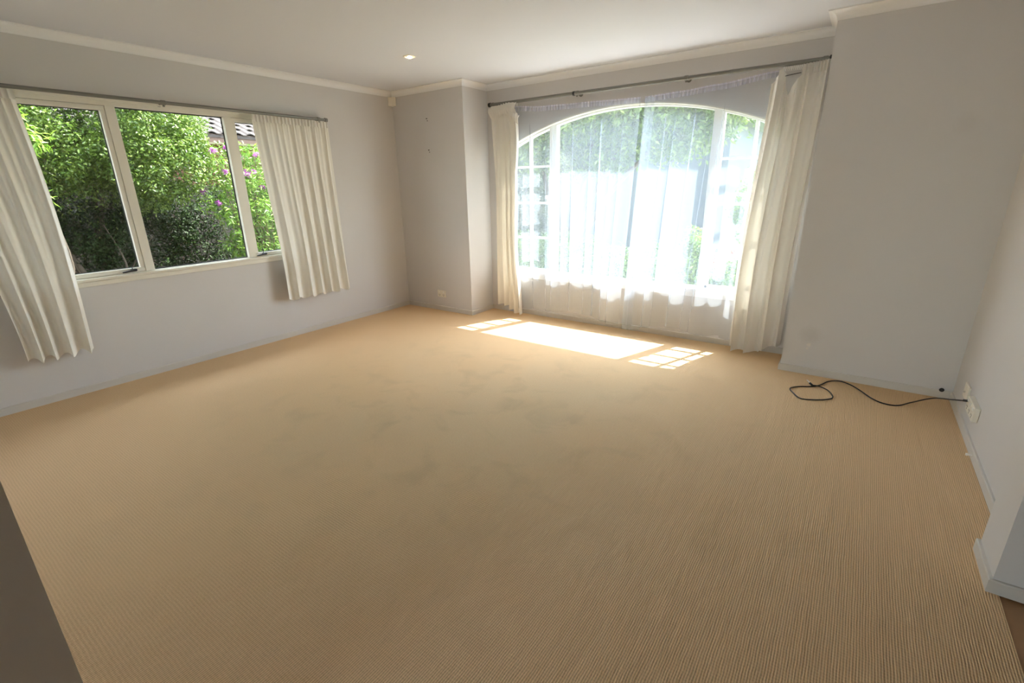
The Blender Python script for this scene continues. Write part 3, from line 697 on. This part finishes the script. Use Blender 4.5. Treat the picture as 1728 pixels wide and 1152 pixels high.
# flowering shrub at the right
t = plant('flowering_shrub', (-3.0, 4.05, GZ), 'tall loose light-green shrub with purple flower heads in the garden window', 'shrub')
tips = [(-3.0+rng.normal()*.22, 3.95+rng.normal()*.40, rng.uniform(1.2, 2.10)) for i in range(38)]
branchy((-3.0, 4.05, GZ), tips, .014, 10, M['stem'], t, 'stems')
cl = [(np.array(p_)-[0, 0, .12], (.13, .13, .20), 95) for p_ in tips] + blob_clumps((-3.05, 4.05, .6), (.35, .6, .75), 70, .17, 90, 41, .4)
leaves('foliage', cl, .075, .020, M['leaf_fresh'], t, 8, .6)
for p_ in tips[:15]:
    q = Vector(p_)+Vector((.12, -.05, .0)); m_ = leaves('flower_head', [((0, 0, 0), (.042, .042, .030), 60)], .026, .016, M['petal_purple'], None, int(abs(p_[1]*1000)), .6)
    m_.location = q; part(m_, t); del m_['kind']
t = plant('garden_shrub', (-3.5, 4.9, GZ), 'low fresh-green shrub beyond the flowering shrub, beside the curtain', 'shrub')
branchy((-3.5, 4.9, GZ), [(-3.4, 4.8, 1.2), (-3.5, 5.1, 1.3), (-3.6, 4.7, 1.0)], .02, 12, M['stem'], t, 'stems')
leaves('foliage', blob_clumps((-3.5, 4.9, .7), (.5, .55, .85), 70, .18, 110, 51, .5), .06, .026, M['leaf_fresh'], t, 9, .6)

# boundary fence of separate palings
t = empty('fence', (-5.3, 2, GZ)); tag(t, 'dark stained paling fence behind the garden tree', 'fence')
pal = MB().box(-.010, .010, -.070, .070, 0, 1.75).build('paling', M['fence'], t); pal.location = (0, -2.6, 0)
for i in range(1, 54):
    q = pal.copy(); COL.objects.link(q); q.parent = t; q.location = (random.Random(i).uniform(-.004, .004), -2.6+.15*i, 0)
for z in (.2, .9, 1.5): part(MB().box(-5.36, -5.31, -.7, 7.4, GZ+z, GZ+z+.08).build('rail', M['fence']), t)

# neighbour's house with tiled roof
nh = empty('neighbour_house', (-9, 5.5, GZ)); tag(nh, 'neighbouring brick house with brown tiled roof beyond the fence', 'building')
part(MB().box(-14, -8.9, 1.0, 12, GZ, 2.55).build('wall', M['brick']), nh)
part(MB().box(-8.35, -8.30, .6, 12.4, 2.50, 2.68).build('fascia', M['fascia']), nh)
part(MB().box(-8.9, -8.35, .6, 12.4, 2.50, 2.52).build('soffit', M['exterior']), nh)
rp = MB(); slope = math.tan(R(24)); rp.prism([(-8.28, .6, 2.66), (-13, .6, 2.66+4.72*slope), (-13, .6, 2.60+4.72*slope), (-8.28, .6, 2.60)], [(-8.28, 12.4, 2.66), (-13, 12.4, 2.66+4.72*slope), (-13, 12.4, 2.60+4.72*slope), (-8.28, 12.4, 2.60)])
rf = part(rp.build('roof', M['tile']), nh)
tm = MB(); prof = [(-.16, .0), (-.12, .035), (-.06, .052), (0, .035), (.05, .008), (.11, .0), (.16, .005)]
a_ = [(.0, y_, z_+.02) for y_, z_ in prof] + [(.0, y_, z_) for y_, z_ in prof[::-1]]
ca, sa = math.cos(R(22)), math.sin(R(22))
b_ = [(-.36*ca, y_, z_+.02+.36*sa) for y_, z_ in prof] + [(-.36*ca, y_, z_+.36*sa) for y_, z_ in prof[::-1]]
tm.prism(a_, b_); first = tm.build('tile', M['tile'])
k = 0
for i in range(7):
    for j in range(24):
        q = first if k == 0 else first.copy()
        if k: COL.objects.link(q)
        q.parent = rf; q.location = Vector((-8.26-.32*i*ca, 3.6+.30*j+.15*(i % 2), 2.672+.32*i*ca*slope)) - nh.location - rf.location; k += 1

# front garden seen through the sheers
t = plant('garden_tree', (-.75, 9.2, GZ), 'leafy tree overhanging the front garden behind the sheers', 'tree')
branchy((-.75, 9.2, GZ), [(-.7, 9.2, 2.4), (.2, 9.0, 2.9), (1.2, 8.8, 2.8), (-1.5, 9.2, 2.9), (2.0, 8.7, 2.6)], .10, 13, M['bark'], t)
leaves('foliage', blob_clumps((.0, 9.0, 2.62), (2.7, 1.0, .95), 330, .32, 150, 61, .6) + blob_clumps((1.9, 8.6, 2.5), (.9, .6, .5), 40, .25, 130, 62, .5), .11, .04, M['leaf_dense'], t, 15, .6)
for i, (hx, hy, rz, lab) in enumerate(((-2.5, 10.2, 1.9, 'tall dark evergreen outside, behind the narrow arched panes'),)):
    t = plant('evergreen_tree', (hx, hy, GZ), lab, 'tree', None)
    branchy((hx, hy, GZ), [(hx, hy, rz*1.2), (hx-.3, hy-.1, rz), (hx+.3, hy, rz)], .07, 14+i, M['bark'], t)
    leaves('foliage', blob_clumps((hx, hy, rz-.55), (1.15, .7, rz+.1), 200, .26, 90, 63+i, .55), .09, .04, M['leaf_screen'], t, 16+i, .5)
for i, (hx, hy, lab) in enumerate(((-1.0, 8.4, 'rounded green hedge shrub outside, nearest the narrow arched panes'), (.25, 8.2, 'rounded green hedge shrub outside, behind the wider sheer'), (1.45, 8.0, 'rounded green hedge shrub outside, behind the gap in the sheers'))):
    t = plant('hedge_shrub', (hx, hy, GZ), lab, 'shrub', 'hedge shrubs in the front garden')
    branchy((hx, hy, GZ), [(hx-.2, hy, .3), (hx+.2, hy, .35), (hx, hy+.1, .4)], .03, 70+i, M['bark'], t, 'stems')
    leaves('foliage', blob_clumps((hx, hy, .05), (.65, .5, .42), 50, .18, 120, 71+i, .6), .06, .03, M['leaf_fresh'], t, 20+i, .7)
t = plant('garden_shrub', (2.55, 7.2, GZ), 'yellow-green upright shrub outside beside the arched window mullion', 'shrub')
branchy((2.55, 7.2, GZ), [(2.5, 7.2, .6), (2.65, 7.2, .65), (2.55, 7.3, .5)], .015, 80, M['stem'], t, 'stems')
leaves('foliage', blob_clumps((2.55, 7.2, .25), (.25, .25, .5), 34, .12, 100, 81, .4), .07, .025, M['leaf_lime'], t, 30, .6)
t = plant('flowering_shrub', (3.1, 7.0, GZ), 'low green plant with red flowers outside beside the sagging curtain', 'shrub')
branchy((3.1, 7.0, GZ), [(3.0, 7.0, .4), (3.2, 7.0, .45), (3.1, 7.1, .35)], .012, 82, M['stem'], t, 'stems')
leaves('foliage', blob_clumps((3.1, 7.0, .1), (.35, .3, .35), 34, .12, 90, 83, .4), .07, .03, M['leaf_fresh'], t, 31, .6)
for i in range(9):
    g = random.Random(i); m_ = leaves('flower_head', [((0, 0, 0), (.04, .04, .03), 50)], .03, .022, M['petal_red'], None, 90+i, .6)
    m_.location = (3.1+g.uniform(-.3, .3), 6.85+g.uniform(-.15, .2), g.uniform(.32, .55)); part(m_, t); del m_['kind']
# pale house across the drive
fh = empty('far_house', (0, 19, GZ)); tag(fh, 'blue-grey rendered house across the driveway behind the sheers', 'building')
M['render'] = simple('pale_render', (.085, .105, .12), .85)
M['farglass'] = simple('far_glass', (.10, .13, .16), .1)
M['farroof'] = simple('grey_roof', (.22, .22, .23), .7)
part(MB().box(-7.4, 1.75, 12.6, 18, GZ, 2.75).build('wall', M['render']), fh)
for wx in (-6.5, -4.6):
    wq = part(MB().box(wx, wx+1.3, 12.54, 12.6, .7, 2.0).build('window', M['frame_white']), fh)
    for k in range(2):
        g_ = MB().box(wx+.08+.61*k, wx+.61+.61*k, 12.52, 12.54, .78, 1.92).build('pane', M['farglass']); g_.parent = wq; rel(g_, wq)
rp = MB(); rp.prism([(-7.8, 12.1, 2.7), (-7.8, 18.6, 2.7), (-7.8, 15.3, 4.3)], [(2.2, 12.1, 2.7), (2.2, 18.6, 2.7), (2.2, 15.3, 4.3)])
part(rp.build('roof', M['farroof']), fh)
t = plant('hedge_shrub', (2.9, 12.5, GZ), 'pale green clipped hedge beyond the drive, right of the blue-grey house', 'shrub')
branchy((2.9, 12.5, GZ), [(2.6, 12.5, 1.2), (3.2, 12.5, 1.3), (2.9, 12.6, 1.5)], .04, 95, M['bark'], t, 'stems')
leaves('foliage', blob_clumps((2.95, 12.5, .8), (.95, .5, 1.0), 90, .22, 110, 96, .5), .08, .04, M['leaf_lime'], t, 97, .6)
